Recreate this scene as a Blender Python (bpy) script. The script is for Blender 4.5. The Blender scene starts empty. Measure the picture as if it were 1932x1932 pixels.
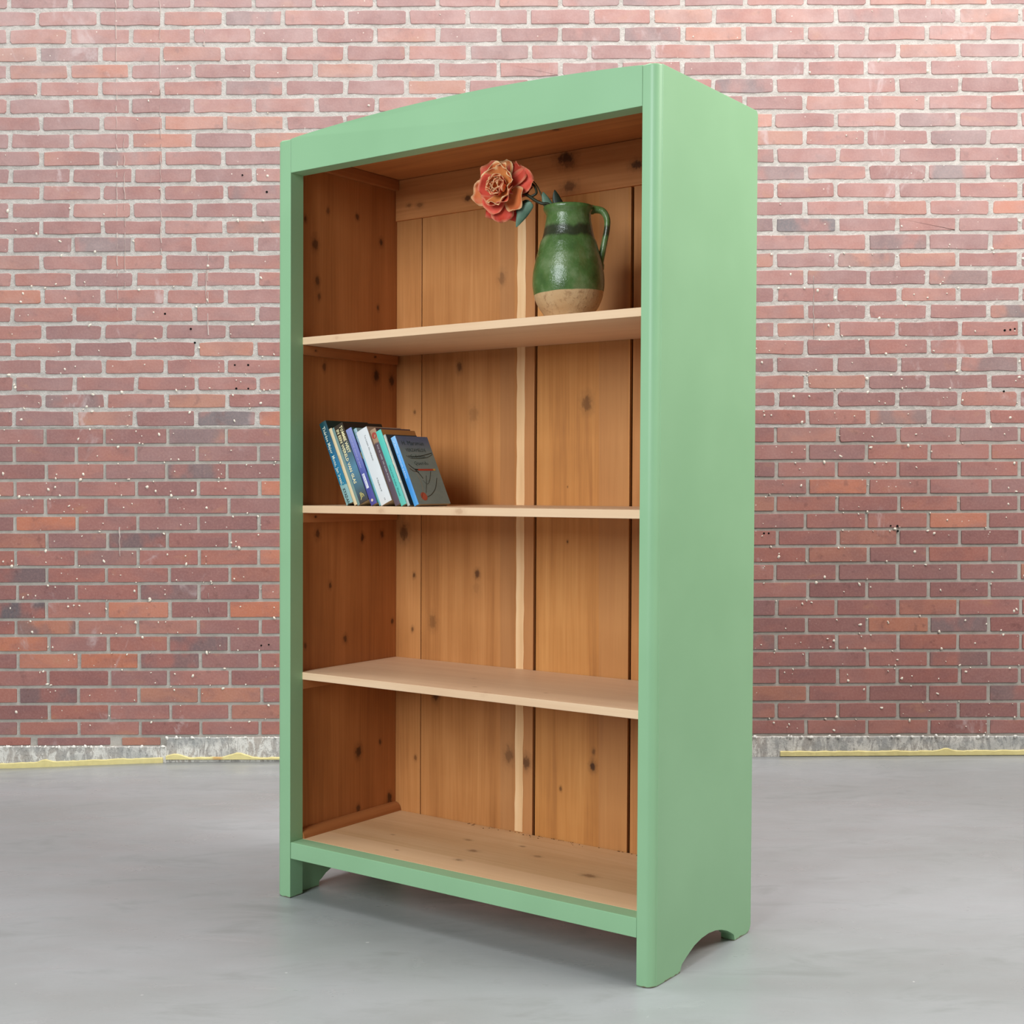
import bpy, bmesh, math, random
from mathutils import Vector, Matrix
R = random.Random(7)
sc = bpy.context.scene
COL = sc.collection

# ------------------------------------------------------------------ camera, world, lights, exposure
def srgb(r, g, b):
    f = lambda c: (c/255/12.92) if c/255 <= .04045 else ((c/255+.055)/1.055)**2.4
    return (f(r), f(g), f(b), 1)

cam = bpy.data.cameras.new('camera'); camo = bpy.data.objects.new('camera', cam); COL.objects.link(camo)
cam.sensor_width = 36; cam.lens = 47.681; cam.clip_start = .05
camo.location = (0, 0, .99684); camo.rotation_euler = (math.pi/2-.02064, 0, 0)
sc.camera = camo
sc.view_settings.view_transform = 'Standard'; sc.view_settings.look = 'None'
sc.view_settings.gamma = 1; sc.view_settings.use_curve_mapping = False
sc.view_settings.exposure = 0.0

w = bpy.data.worlds.new('world'); sc.world = w; w.use_nodes = True
bg = w.node_tree.nodes['Background']; bg.inputs[0].default_value = (.95, .98, 1, 1); bg.inputs[1].default_value = .12

def area(name, loc, target, sx, sy, energy, color):
    l = bpy.data.lights.new(name, 'AREA'); l.shape = 'RECTANGLE'; l.size = sx; l.size_y = sy
    l.energy = energy; l.color = color
    o = bpy.data.objects.new(name, l); COL.objects.link(o); o.location = loc
    d = Vector(target)-Vector(loc); o.rotation_euler = d.to_track_quat('-Z', 'Y').to_euler()
    return o
area('skylight', (0, 3.5, 5.2), (0, 3.7, 0), 6.0, 1.8, 250, (.99, .99, 1))
area('window_left_light', (-2.6, -.9, 2.8), (0, 3.5, 1.25), 2.0, 2.6, 222, (.90, .97, 1))
area('window_right_light', (2.7, 2.2, 3.3), (.5, 3.6, 1.7), 1.8, 1.6, 125, (1, .98, .94))

# ------------------------------------------------------------------ helpers
def tag(o, label=None, cat=None, group=None, kind=None):
    if label: o['label'] = label
    if cat: o['category'] = cat
    if group: o['group'] = group
    if kind: o['kind'] = kind
    return o
def empty(name, loc, rz=0, parent=None):
    o = bpy.data.objects.new(name, None); COL.objects.link(o); o.location = loc; o.rotation_euler = (0, 0, rz)
    o.empty_display_size = .05
    if parent: o.parent = parent
    return o
def mk(name, verts, faces, mat, parent=None, smooth=False, fm=None):
    me = bpy.data.meshes.new(name); me.from_pydata([tuple(v) for v in verts], [], faces)
    for m in (mat if isinstance(mat, (list, tuple)) else [mat]): me.materials.append(m)
    bm = bmesh.new(); bm.from_mesh(me); bmesh.ops.recalc_face_normals(bm, faces=bm.faces); bm.to_mesh(me); bm.free()
    if fm:
        for p, i in zip(me.polygons, fm): p.material_index = i
    if smooth:
        for p in me.polygons: p.use_smooth = True
    o = bpy.data.objects.new(name, me); COL.objects.link(o)
    if parent: o.parent = parent
    return o
def bm_obj(name, bm, mat, parent=None, smooth=False, angle=None):
    bmesh.ops.recalc_face_normals(bm, faces=bm.faces)
    me = bpy.data.meshes.new(name); bm.to_mesh(me); bm.free()
    for m in (mat if isinstance(mat, (list, tuple)) else [mat]): me.materials.append(m)
    if smooth:
        for p in me.polygons: p.use_smooth = True
        if angle: me.set_sharp_from_angle(angle=math.radians(angle))
    o = bpy.data.objects.new(name, me); COL.objects.link(o)
    if smooth and angle:
        wn = o.modifiers.new('weighted_normals', 'WEIGHTED_NORMAL'); wn.keep_sharp = True
    if parent: o.parent = parent
    return o
def bm_box(bm, x0, x1, y0, y1, z0, z1, bev=0, seg=1):
    r = bmesh.ops.create_cube(bm, size=1)
    vs = r['verts']
    for v in vs:
        v.co = Vector((x0+(v.co.x+.5)*(x1-x0), y0+(v.co.y+.5)*(y1-y0), z0+(v.co.z+.5)*(z1-z0)))
    if bev:
        es = list({e for v in vs for e in v.link_edges})
        bmesh.ops.bevel(bm, geom=es, offset=bev, segments=seg, profile=.5, affect='EDGES')
def prism(bm, poly, axis, a, b):
    """polygon in the two other axes, extruded along axis from a to b"""
    def P(u, v, t):
        return {0: (t, u, v), 1: (u, t, v), 2: (u, v, t)}[axis]
    v0 = [bm.verts.new(P(u, v, a)) for u, v in poly]; v1 = [bm.verts.new(P(u, v, b)) for u, v in poly]
    n = len(poly)
    fs = [bm.faces.new(v0), bm.faces.new(v1[::-1])]
    for i in range(n): fs.append(bm.faces.new((v0[i], v1[i], v1[(i+1) % n], v0[(i+1) % n])))
    return fs

LEAN = .00602
# ---- node helpers
class N:
    def __init__(s, name):
        s.m = bpy.data.materials.new(name); s.m.use_nodes = True
        s.t = s.m.node_tree; s.b = s.t.nodes['Principled BSDF']
    def n(s, typ, **kw):
        x = s.t.nodes.new(typ)
        for k, v in kw.items():
            if k[0] == '_': x.inputs[int(k[1:])].default_value = v
            else: setattr(x, k, v)
        return x
    def l(s, a, b): s.t.links.new(a, b); return s
    def co(s, kind='Object'): return s.n('ShaderNodeTexCoord').outputs[kind]
    def mul(s, vec, sc3):
        x = s.n('ShaderNodeVectorMath', operation='MULTIPLY', _1=sc3); s.l(vec, x.inputs[0]); return x.outputs[0]
    def noise(s, vec, scale=1, detail=3, rough=.5, dist=0):
        x = s.n('ShaderNodeTexNoise'); x.inputs['Scale'].default_value = scale; x.inputs['Detail'].default_value = detail
        x.inputs['Roughness'].default_value = rough; x.inputs['Distortion'].default_value = dist
        s.l(vec, x.inputs['Vector']); return x.outputs['Fac']
    def ramp(s, fac, stops, interp='LINEAR'):
        x = s.n('ShaderNodeValToRGB'); x.color_ramp.interpolation = interp; e = x.color_ramp.elements
        while len(e) < len(stops): e.new(.5)
        for i, (p, c) in enumerate(stops):
            e[i].position = p; e[i].color = c if len(c) == 4 else (*c, 1)
        s.l(fac, x.inputs[0]); return x.outputs[0]
    def mr(s, v, a, b, c=0, d=1, smooth=True):
        x = s.n('ShaderNodeMapRange', interpolation_type='SMOOTHSTEP' if smooth else 'LINEAR')
        x.inputs[1].default_value = a; x.inputs[2].default_value = b; x.inputs[3].default_value = c; x.inputs[4].default_value = d
        s.l(v, x.inputs[0]); return x.outputs[0]
    def mix(s, fac, a, b, mode='MIX'):
        x = s.n('ShaderNodeMix', data_type='RGBA', blend_type=mode)
        for sock, v in ((x.inputs[0], fac), (x.inputs[6], a), (x.inputs[7], b)):
            if isinstance(v, bpy.types.NodeSocket): s.l(v, sock)
            else: sock.default_value = v
        return x.outputs[2]
    def math(s, op, a, b=0, clamp=False):
        x = s.n('ShaderNodeMath', operation=op, use_clamp=clamp)
        for i, v in enumerate((a, b)):
            if isinstance(v, bpy.types.NodeSocket): s.l(v, x.inputs[i])
            else: x.inputs[i].default_value = v
        return x.outputs[0]
    def sep(s, vec):
        x = s.n('ShaderNodeSeparateXYZ'); s.l(vec, x.inputs[0]); return x.outputs
    def attr(s, name):
        return s.n('ShaderNodeAttribute', attribute_name=name).outputs['Color']
    def bump(s, h, strength=.3, dist=.002):
        x = s.n('ShaderNodeBump'); x.inputs['Strength'].default_value = strength; x.inputs['Distance'].default_value = dist
        s.l(h, x.inputs['Height']); s.l(x.outputs[0], s.b.inputs['Normal'])
    def out(s, col, rough=.6, spec=.5):
        if isinstance(col, bpy.types.NodeSocket): s.l(col, s.b.inputs['Base Color'])
        else: s.b.inputs['Base Color'].default_value = col
        if isinstance(rough, bpy.types.NodeSocket): s.l(rough, s.b.inputs['Roughness'])
        else: s.b.inputs['Roughness'].default_value = rough
        s.b.inputs['Specular IOR Level'].default_value = spec
        return s.m

def plain(name, col, rough=.6, spec=.4, var=.08):
    m = N(name); c = m.co()
    f = m.noise(c, 60, 3)
    d = tuple(x*(1-var) for x in col[:3])+(1,)
    return m.out(m.mix(f, col, d), rough, spec)

def wood(name, c_dark, c_mid, c_light, axis='z', knots=(), rough=.5, seed=0., grain=1., kcol=srgb(58, 30, 16), bands=()):
    m = N(name); co = m.co()
    along, perp = 1.1, 22.
    s3 = {'x': (along, perp, perp), 'y': (perp, along, perp), 'z': (perp, perp, along)}[axis]
    f3 = {'x': (5, 170, 170), 'y': (170, 5, 170), 'z': (170, 170, 5)}[axis]
    off = m.n('ShaderNodeVectorMath', operation='ADD', _1=(seed, seed*1.7, seed*.6)); m.l(co, off.inputs[0]); v = off.outputs[0]
    warp = m.noise(v, 3.0, 2)
    wv = m.n('ShaderNodeVectorMath', operation='SCALE'); m.l(m.mul(v, s3), wv.inputs[0]); wv.inputs[3].default_value = 1
    broad = m.noise(m.mul(v, s3), 1, 3, .55, .6)
    fine = m.noise(m.mul(v, f3), 1, 2, .5)
    mott = m.noise(v, 6, 3)
    g = m.math('ADD', m.math('MULTIPLY', broad, .6), m.math('ADD', m.math('MULTIPLY', fine, .25*grain), m.math('MULTIPLY', mott, .25)))
    col = m.ramp(g, [(.3, c_dark), (.52, c_mid), (.78, c_light)])
    for (bc, lo, hi, ax, amt) in bands:        # tonal strips of other wood
        q = m.sep(co)[ax]
        k = m.math('MULTIPLY', m.mr(q, lo-.002, lo+.002), m.mr(q, hi-.002, hi+.002, 1, 0))
        col = m.mix(m.math('MULTIPLY', k, amt), col, bc)
    mask = None
    kn = m.noise(m.mul(co, (110, 110, 70)), 1, 3, .6) if knots else None
    for (x, y, z, r, st) in knots:
        el = {'x': (1/(r*1.6), 1/r, 1/r), 'y': (1/r, 1/(r*1.6), 1/r), 'z': (1/r, 1/r, 1/(r*1.5))}[axis]
        d = m.n('ShaderNodeVectorMath', operation='SUBTRACT', _1=(x+LEAN*z, y, z)); m.l(co, d.inputs[0])
        ln = m.n('ShaderNodeVectorMath', operation='LENGTH'); m.l(m.mul(d.outputs[0], el), ln.inputs[0])
        wob = m.math('ADD', ln.outputs['Value'], m.math('MULTIPLY', m.math('SUBTRACT', kn, .5), 1.3))
        k = m.math('MAXIMUM', m.mr(wob, .35, 1.1, st, 0), m.mr(wob, .6, 1.7, st*.35, 0))
        mask = k if mask is None else m.math('MAXIMUM', mask, k)
    if mask is not None: col = m.mix(mask, col, kcol)
    m.bump(g, .12, .002)
    return m.out(col, rough, .35)

# ------------------------------------------------------------------ setting: floor and brick wall
YW = 4.87
FX = [(-4.5, -.027), (-1.84, -.027), (-1.2533, -.0045), (-.83, -.002), (.867, .0153), (1.85, .021), (4.5, .021)]
def edge_z(x):
    for (a, za), (b, zb) in zip(FX, FX[1:]):
        if a <= x <= b: return za+(zb-za)*(x-a)/(b-a)
    return 0
def floor_z(x, y):
    t = min(1, max(0, (y-4.35)/(YW-4.35))); t = t*t*(3-2*t)
    return edge_z(x)*t

m = N('concrete_floor'); co = m.co()
big = m.noise(m.mul(co, (.9, 1.6, 1)), 1.1, 4, .6); med = m.noise(m.mul(co, (2.5, 6, 1)), 1.6, 4, .65, .5); fn = m.noise(co, 140, 3, .7)
col = m.mix(m.mr(big, .3, .7), srgb(150, 153, 152), srgb(164, 167, 168))
col = m.mix(m.mr(med, .52, .75, 0, .35), col, srgb(122, 123, 119))
col = m.mix(m.math('MULTIPLY', m.mr(med, .28, .4, 1, 0), .3), col, srgb(172, 174, 174))
sc1 = m.noise(m.mul(co, (6, 16, 1)), 2.2, 5, .7, 1.5)
col = m.mix(m.mr(sc1, .70, .76, 0, .45), col, srgb(112, 112, 108))
sp = m.noise(co, 34, 2, .5); col = m.mix(m.mr(sp, .76, .80, 0, .55), col, srgb(225, 225, 220))
col = m.mix(m.math('MULTIPLY', m.math('SUBTRACT', fn, .5), .25), col, srgb(100, 100, 96))
m.bump(m.math('ADD', med, m.math('MULTIPLY', fn, .3)), .12, .002)
MF = m.out(col, m.mr(med, .3, .7, .26, .45), .5)

xs = [-4.5+.15*i for i in range(61)]; ys = [-1.2, 0, 1, 2, 3, 3.8, 4.2]+[4.35+.065*i for i in range(9)]
V = [(x, y, floor_z(x, y)) for y in ys for x in xs]; nx = len(xs)
Fq = [(j*nx+i, j*nx+i+1, (j+1)*nx+i+1, (j+1)*nx+i) for j in range(len(ys)-1) for i in range(nx-1)]
fl = mk('floor', V, Fq, MF, smooth=True)
sol = fl.modifiers.new('slab', 'SOLIDIFY'); sol.thickness = .12; sol.offset = -1
tag(fl, 'smooth worn grey concrete floor under the green bookcase', 'floor', kind='structure')

# bed joints measured left and right (metres)
ZL = [2.6872,2.6244,2.5615,2.4984,2.4381,2.3776,2.3146,2.2542,2.1909,2.1288,2.0683,2.0066,1.9434,1.8853,1.8209,1.7585,1.6984,1.6365,1.5726,1.5106,1.4481,1.3861,1.3251,1.2641,1.1994,1.1367,1.073,1.0109,.9496,.8853,.8256,.7633,.7004,.6392,.5768,.5111,.4524,.3909,.3295,.2669,.2052,.1449,.0885]
ZR = [2.6977,2.6349,2.5729,2.5115,2.4511,2.3881,2.3275,2.2655,2.2024,2.1408,2.0792,2.0143,1.9536,1.8945,1.8295,1.7678,1.7048,1.6439,1.5833,1.5197,1.4561,1.3935,1.333,1.2693,1.2055,1.1437,1.081,1.0192,.958,.8965,.835,.7748,.7128,.6487,.5855,.5214,.4604,.3974,.3373,.2751,.2129,.1512,.0931]
for k in range(1, 9): ZL.insert(0, 2.6872+.062*k); ZR.insert(0, 2.6977+.062*k)
NE = 8
def bedz(i, x):
    t = (x+1.3242)/(1.3204+1.3242); return ZL[i]+(ZR[i]-ZL[i])*t
ZREPOINT = 1.1994     # above this course the wall was repointed in pale rough mortar

# brick material driven by a per-brick colour attribute: R = tone, G = burnt amount, B = painted-in overhead light and haze
m = N('fired_brick'); at = m.sep(m.attr('tone')); co = m.co('Object')
base = m.ramp(at[0], [(0, srgb(132, 90, 87)), (.3, srgb(142, 92, 86)), (.55, srgb(152, 96, 87)), (.76, srgb(158, 100, 87)), (.86, srgb(164, 112, 92)), (.95, srgb(172, 106, 82)), (1, srgb(178, 108, 82))])
cl = m.noise(m.mul(co, (7, 7, 13)), 1, 3, .55, .4); fn = m.noise(co, 130, 4, .7); md = m.noise(co, 28, 3, .6)
base = m.mix(m.mr(cl, .42, .68, 0, .45), base, srgb(122, 84, 84))
base = m.mix(m.mr(cl, .25, .4, .4, 0), base, srgb(172, 118, 84))
burn = m.math('MULTIPLY', m.mr(m.noise(m.mul(co, (11, 11, 8)), 1, 2, .5), .36, .56), at[1])
base = m.mix(burn, base, srgb(90, 88, 92))
base = m.mix(m.math('MULTIPLY', m.math('SUBTRACT', fn, .45), .6, True), base, srgb(205, 160, 145))
base = m.mix(m.mr(md, .60, .74, 0, .35), base, srgb(88, 52, 50))
hz = m.math('MULTIPLY', at[2], m.mr(m.noise(co, 9, 4, .6), .2, .8, .55, 1.1))
base = m.mix(hz, base, srgb(205, 186, 182))
z = m.sep(m.co('Object'))
lime = m.math('MULTIPLY', m.mr(m.noise(m.mul(co, (5, 5, 3)), 1, 5, .7, .6), .60, .72), .55)
base = m.mix(lime, base, srgb(196, 178, 176))
vo = m.n('ShaderNodeTexVoronoi'); vo.inputs['Scale'].default_value = 42; m.l(co, vo.inputs['Vector'])
dens = m.noise(co, 2.2, 2)
speck = m.math('MULTIPLY', m.mr(vo.outputs['Distance'], .05, .12, 1, 0), m.mr(m.sep(vo.outputs['Color'])[0], .72, .76))
base = m.mix(m.math('MULTIPLY', speck, m.mr(dens, .4, .6, .2, .9)), base, srgb(222, 212, 200))
m.bump(m.math('ADD', m.math('MULTIPLY', fn, .6), md), .35, .003)
MB = m.out(base, .88, .2)

def mortar(name, c1, c2, rough_amt):
    m = N(name); co = m.co()
    a = m.noise(co, 22, 4, .7); b = m.noise(co, 170, 4, .75)
    col = m.mix(m.mr(a, .3, .7), c1, c2)
    col = m.mix(m.mr(b, .64, .80, 0, .3), col, srgb(130, 122, 114))
    col = m.mix(m.mr(b, .22, .36, .6, 0), col, srgb(238, 232, 224))
    m.bump(m.math('ADD', a, b), rough_amt, .006)
    return m.out(col, .92, .15)
MM_UP = mortar('pale_repointed_mortar', srgb(195, 188, 181), srgb(179, 171, 164), .6)
MM_LO = mortar('grey_smooth_mortar', srgb(180, 173, 164), srgb(164, 157, 148), .35)

wall = empty('wall_back', (0, 0, 0))
tag(wall, 'weathered red brick wall with pale mortar behind the bookcase', 'wall', kind='structure')
WX = 3.5
ztop = ZL[0]-.03
# mortar bed, a slab with an uneven face (two parts: repointed above, older below)
def mortar_slab(name, z0, z1, mat, amp, depth):
    st = .011
    cols = int(2*WX/st)+1; rows = int((z1-z0)/st)+1
    V = []; 
    rr = random.Random(3)
    for j in range(rows+1):
        for i in range(cols+1):
            V.append((-WX+2*WX*i/cols, YW+depth+rr.uniform(-amp, amp), z0+(z1-z0)*j/rows))
    n = cols+1
    F = [(j*n+i, j*n+i+1, (j+1)*n+i+1, (j+1)*n+i) for j in range(rows) for i in range(cols)]
    k = len(V)
    V += [(-WX, YW+.12, z0), (WX, YW+.12, z0), (WX, YW+.12, z1), (-WX, YW+.12, z1)]
    F += [(k, k+1, k+2, k+3), (0, k, k+3, rows*n), (cols, k+1, k+2, rows*n+cols)]
    F += [tuple(list(range(0, n))+[k+1, k]), tuple(list(range(rows*n, rows*n+n))+[k+2, k+3])]
    return mk(name, V, F, mat, wall, smooth=False)
mortar_slab('mortar_bed', ZREPOINT, ztop, MM_UP, .0010, .0012)
mortar_slab('mortar_bed', -.13, ZREPOINT, MM_LO, .0003, .0030)

SPEC = {'burnt': [(1.05, 1.924, 1), (1.598, 2.11, .8), (.471, 2.598, .6), (-1.019, 1.231, .9), (-1.727, .545, .9), (-1.627, 1.297, .55), (-1.335, .797, .7), (-1.235, .616, .4), (-1.118, .427, .6), (1.782, 1.614, .8), (1.36, 1.86, .6), (1.2, 1.8, .5)],
        'orange': [(-1.757, .425), (-1.452, .36), (-1.67, .86), (1.77, 1.988), (-.87, .99), (-.86, .55), (1.588, .87), (1.2, .96)]}
def brick_geo(x0, x1, zc0, zc1, zs, worn, rr):
    """front outline of 12 points with worn corners, an arris ring, and sides running into the mortar"""
    h = (zc1-zc0); L = x1-x0
    c = rr.uniform(.002, .007) if worn else rr.uniform(.001, .003)
    j = .0022 if worn else .0007
    pts = [(x0+c, zc0), (x0+L*.35, zc0), (x0+L*.68, zc0), (x1-c, zc0), (x1, zc0+c*.8), (x1, zc1-c*.8), (x1-c, zc1), (x0+L*.62, zc1), (x0+L*.3, zc1), (x0+c, zc1), (x0, zc1-c*.8), (x0, zc0+c*.8)]
    pts = [(a+rr.uniform(-j, j), b+rr.uniform(-j, j)+zs*(a-x0)) for a, b in pts]
    cx, cz = (x0+x1)/2, (zc0+zc1)/2
    yf = YW-rr.uniform(0, .0022)
    e = .0014 if worn else .0009
    inn = [(a+(e if a < cx else -e)*(1 if abs(a-cx) > L*.3 else 0), b+(e if b < cz else -e)) for a, b in pts]
    V = [(a, yf, b) for a, b in inn]+[(a, yf+.0022, b) for a, b in pts]+[(a, yf+.016, b) for a, b in pts]
    F = [tuple(range(12))]
    for k in range(12):
        q = (k+1) % 12
        F += [(k, 12+k, 12+q, q), (12+k, 24+k, 24+q, 12+q)]
    return V, F
PITCH = (.9361523+1.6877868)/12
bricks = []
rb = random.Random(11)
def brick_row(i, zlo_pad, zhi_pad, zt=None, zb=None):
    t = (i-NE)/41.
    xl = -1.6878+t*(.0184); par = (i-NE) % 2
    # row NE+0 lies between the first two measured bed joints: parity A
    start = xl+(PITCH/2 if par else 0)-9*PITCH
    k = 0; joint = start+rb.uniform(-.002, .002)
    while joint < WX-.02:
        nxt = start+(k+1)*PITCH+rb.uniform(-.0045, .0045)
        jp = .0076 if i <= NE+23 else .0060
        x0, x1 = joint+jp+rb.uniform(-.001, .0015), nxt-jp
        k += 1; joint = nxt
        if x0 < -WX+.01 or x1 > WX-.01: continue
        xm = (x0+x1)/2
        zt_ = (bedz(i, xm) if zt is None else zt)-zhi_pad; zb_ = (bedz(i+1, xm) if zb is None else zb)+zlo_pad
        bricks.append((x0, x1, zb_, zt_, i))
for i in range(len(ZL)-1): brick_row(i, *((.0070, .0070) if i <= NE+23 else (.0056, .0056)))
# the sliver course above the dropped end of the plinth, at the left
for x0, x1 in ((-2.62, -2.41), (-2.395, -2.19), (-2.175, -1.965), (-1.95, -1.73), (-1.716, -1.442), (-1.412, -1.262)):
    bricks.append((x0+.006, x1-.006, .0555, .0825, len(ZL)))

SIL = [(-.845, -.1), (-.845, 2.223), (-.79, 2.231), (.064, 2.436), (.518, 2.50), (.893, 2.323), (.893, -.1)]
def hidden(x, z):
    if x < -.845 or x > .893: return False
    pts = SIL[1:6]
    for (a, za), (b, zb) in zip(pts, pts[1:]):
        if a <= x <= b: return z < za+(zb-za)*(x-a)/(b-a)+.02
    return True
def vis(b):
    x0, x1, z0, z1, _ = b
    if x0 < -1.83 or x1 > 1.83 or z1 > 2.70: return False
    return not any(hidden(x, z) for x in (x0, (x0+x1)/2, x1) for z in (z0, z1))
cand = [b for b in bricks if vis(b)]
cand.sort(key=lambda b: ((b[0]+b[1])/2)**2+((b[2]+b[3])/2-1)**2)
single = set(cand[:300])
def tone_of(b):
    xm, zm = (b[0]+b[1])/2, (b[2]+b[3])/2
    r = rb.random()
    tone = .05+.75*r if rb.random() < .94 else rb.uniform(.8, 1)
    burnt = rb.uniform(.3, .7) if rb.random() < .09 else 0
    for x, z, a in SPEC['burnt']:
        if b[0] < x < b[1] and b[2]-.005 < z < b[3]+.005: burnt = a
    for x, z in SPEC['orange']:
        if b[0] < x < b[1] and b[2]-.005 < z < b[3]+.005: tone = 1; burnt = 0
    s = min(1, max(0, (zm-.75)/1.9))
    haze = .08+.35*s+rb.uniform(-.05, .05)  # paler with height: light from above and haze put into the brick colour
    return (tone, burnt, max(0, haze), 1)
def set_tone(me, cols):
    a = me.color_attributes.new('tone', 'FLOAT_COLOR', 'POINT')
    for i, c in enumerate(cols): a.data[i].color = c
restV, restF, restC = [], [], []
for b in bricks:
    worn = b[3] > ZREPOINT
    xm = (b[0]+b[1])/2
    V, F = brick_geo(b[0], b[1], b[2], b[3], .0042, worn, rb)
    V = [(x, y, zz-.0042*(b[1]-b[0])/2) for x, y, zz in V]
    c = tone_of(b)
    if b in single:
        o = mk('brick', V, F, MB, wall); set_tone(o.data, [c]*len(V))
    else:
        k = len(restV); restV += V; restF += [tuple(q+k for q in f) for f in F]; restC += [c]*len(V)
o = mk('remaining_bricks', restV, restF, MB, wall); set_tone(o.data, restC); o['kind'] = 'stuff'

# plaster and paint splashes that stand proud of the bricks
def blobs(name, spots, mat, parent, y):
    V, F = [], []
    rr = random.Random(5)
    for x, z, r in spots:
        k = len(V); n = 7
        e = rr.uniform(.5, 1.9); a0 = rr.uniform(0, 6.28); tilt = rr.uniform(-.7, .7)
        ct, stl = math.cos(tilt), math.sin(tilt)
        for ring, (s, dy) in enumerate(((1, .0012), (.62, -.0026-r*.12))):
            for q in range(n):
                a = a0+6.283*q/n; rad = r*s*rr.uniform(.7, 1.25)
                u, v2 = rad*math.cos(a)/math.sqrt(e), rad*math.sin(a)*math.sqrt(e)
                V.append((x+u*ct-v2*stl, y+dy, z+u*stl+v2*ct))
        V.append((x, y-.0032-r*.18, z))
        for q in range(n):
            F += [(k+q, k+(q+1) % n, k+n+(q+1) % n, k+n+q), (k+n+q, k+n+(q+1) % n, k+2*n)]
    o = mk(name, V, F, mat, parent, smooth=True); o['kind'] = 'stuff'; return o
MPL = plain('dried_plaster', srgb(226, 216, 200), .9, .2, .12)
rs = random.Random(21); spots = []
while len(spots) < 520:
    x = rs.uniform(-1.95, 1.95); zz = rs.uniform(.1, 2.7)
    if hidden(x, zz): continue
    p = .10 if zz > 2.0 else (.4 if zz > 1.45 else .95)
    if x > .8: p *= 1.15
    if rs.random() > p: continue
    spots.append((x, zz, rs.choice((.0022, .0028, .003, .0036, .0045, .006))))
for i in range(150):     # lumps of mortar left along the joints
    i0 = rs.randrange(NE+14, NE+42); x = rs.uniform(-1.9, 1.9); zz = bedz(i0, x)+rs.choice((-.007, .007))
    if not hidden(x, zz): spots.append((x, zz, rs.uniform(.003, .006)))
blobs('plaster_splashes', spots, MPL, wall, YW-.0008)
# drips of old paint running down the wall
V, F = [], []
for x, za, zb_, wd in ((-1.412, 2.72, 1.62, .003), (-1.255, 2.72, 1.78, .0025), (-1.385, 2.25, 1.7, .002), (-1.098, 2.62, 2.56, .004), (-1.088, 1.82, 1.53, .0045), (-1.095, 1.78, 1.62, .003), (-1.41, .86, .72, .004), (1.08, 1.76, 1.5, .0025), (1.53, 2.71, 2.6, .003), (-1.09, .64, .5, .002)):
    n = int((za-zb_)/.02)+2; rr = random.Random(int(x*1000))
    k = len(V)
    for j in range(n):
        zz = za+(zb_-za)*j/(n-1); ww = wd*rr.uniform(.35, 1.1); xo = x+rr.uniform(-.0022, .0022)
        V += [(xo-ww, YW+.0012, zz), (xo, YW-.0032, zz), (xo+ww, YW+.0012, zz)]
    for j in range(n-1):
        if rr.random() < .38: continue
        a = k+3*j; F += [(a, a+1, a+4, a+3), (a+1, a+2, a+5, a+4)]
o = mk('paint_drips', V, F, plain('limewash_drip', srgb(196, 182, 174), .9, .2), wall); o['kind'] = 'stuff'
# drilled holes: short dark plugs
V, F = [], []
for x, zz in ((1.36, .847), (1.384, .846), (.905, .82), (.922, .82), (1.386, .828), (1.764, 1.547), (1.784, 1.549), (1.8, 1.552), (-.963, 2.1), (-.876, 2.04), (-.993, 1.423), (-.945, 1.423), (-.988, 1.339), (-.945, 1.339), (-.902, .416), (-.875, .419), (-1.15, 1.552), (-1.242, 1.606), (-1.136, 1.503), (1.763, 1.329)):
    k = len(V); r = rs.uniform(.0028, .0042); n = 10
    for d in (-.0024, .004):
        V += [(x+r*math.cos(6.283*q/n), YW+d, zz+r*math.sin(6.283*q/n)) for q in range(n)]
    F.append(tuple(range(k, k+n)))
    F += [(k+q, k+(q+1) % n, k+n+(q+1) % n, k+n+q) for q in range(n)]
o = mk('drill_plugs', V, F, plain('black_plug', (.006, .006, .006, 1), .9, .1), wall); o['kind'] = 'stuff'

# ---- plinth at the foot of the wall, with its torn yellow foam seam
m = N('scraped_plinth'); co = m.co()
st = m.noise(m.mul(co, (42, 42, 15)), 1, 5, .75, .8); a = m.noise(m.mul(co, (4, 4, 8)), 1, 3, .6); b = m.noise(co, 120, 3, .7)
col = m.mix(m.mr(a, .35, .65), srgb(158, 157, 154), srgb(178, 168, 158))
col = m.mix(m.math('MULTIPLY', m.mr(st, .44, .56), m.mr(a, .34, .55, .35, 1)), col, srgb(216, 212, 204))
col = m.mix(m.mr(b, .55, .70, 0, .6), col, srgb(112, 107, 101))
m.bump(m.math('ADD', st, b), .5, .004)
MP = m.out(col, .9, .2)
base = empty('baseboard_back', (0, YW, 0)); tag(base, 'low scraped grey plinth with yellow seam at foot of brick wall', 'plinth', kind='structure')
def strip(name, x0, x1, zlo, zhi, y0, y1, mat, step, amp, seed, lo_amp=0):
    rr = random.Random(seed); n = max(2, int((x1-x0)/step)); V, F = [], []
    wob = 0
    for i in range(n+1):
        x = x0+(x1-x0)*i/n; wob = wob*.5+rr.uniform(-amp, amp)
        zt = (zhi(x) if callable(zhi) else zhi)+wob; zl = zlo(x) if callable(zlo) else zlo
        yo = rr.uniform(-.001, .001)
        V += [(x, y0+yo, zl), (x, y0+yo, zt-.0025), (x, y0+.003, zt), (x, y1, zt), (x, y1, zl)]
    for i in range(n):
        a = 5*i
        F += [(a+q, a+5+q, a+5+(q+1) % 5, a+(q+1) % 5) for q in range(5)]
    F += [tuple(range(5)), tuple(range(5*n, 5*n+5))]
    return mk(name, V, F, mat, base)
strip('plinth_block', -2.88, -1.243, -.06, .0525, -.010, .01, MP, .012, .0009, 1)
strip('plinth_block', -1.2425, 2.88, -.06, lambda x: .0845+.0045*(x+1.25)/3, -.007, .01, MP, .012, .0009, 2)
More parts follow.
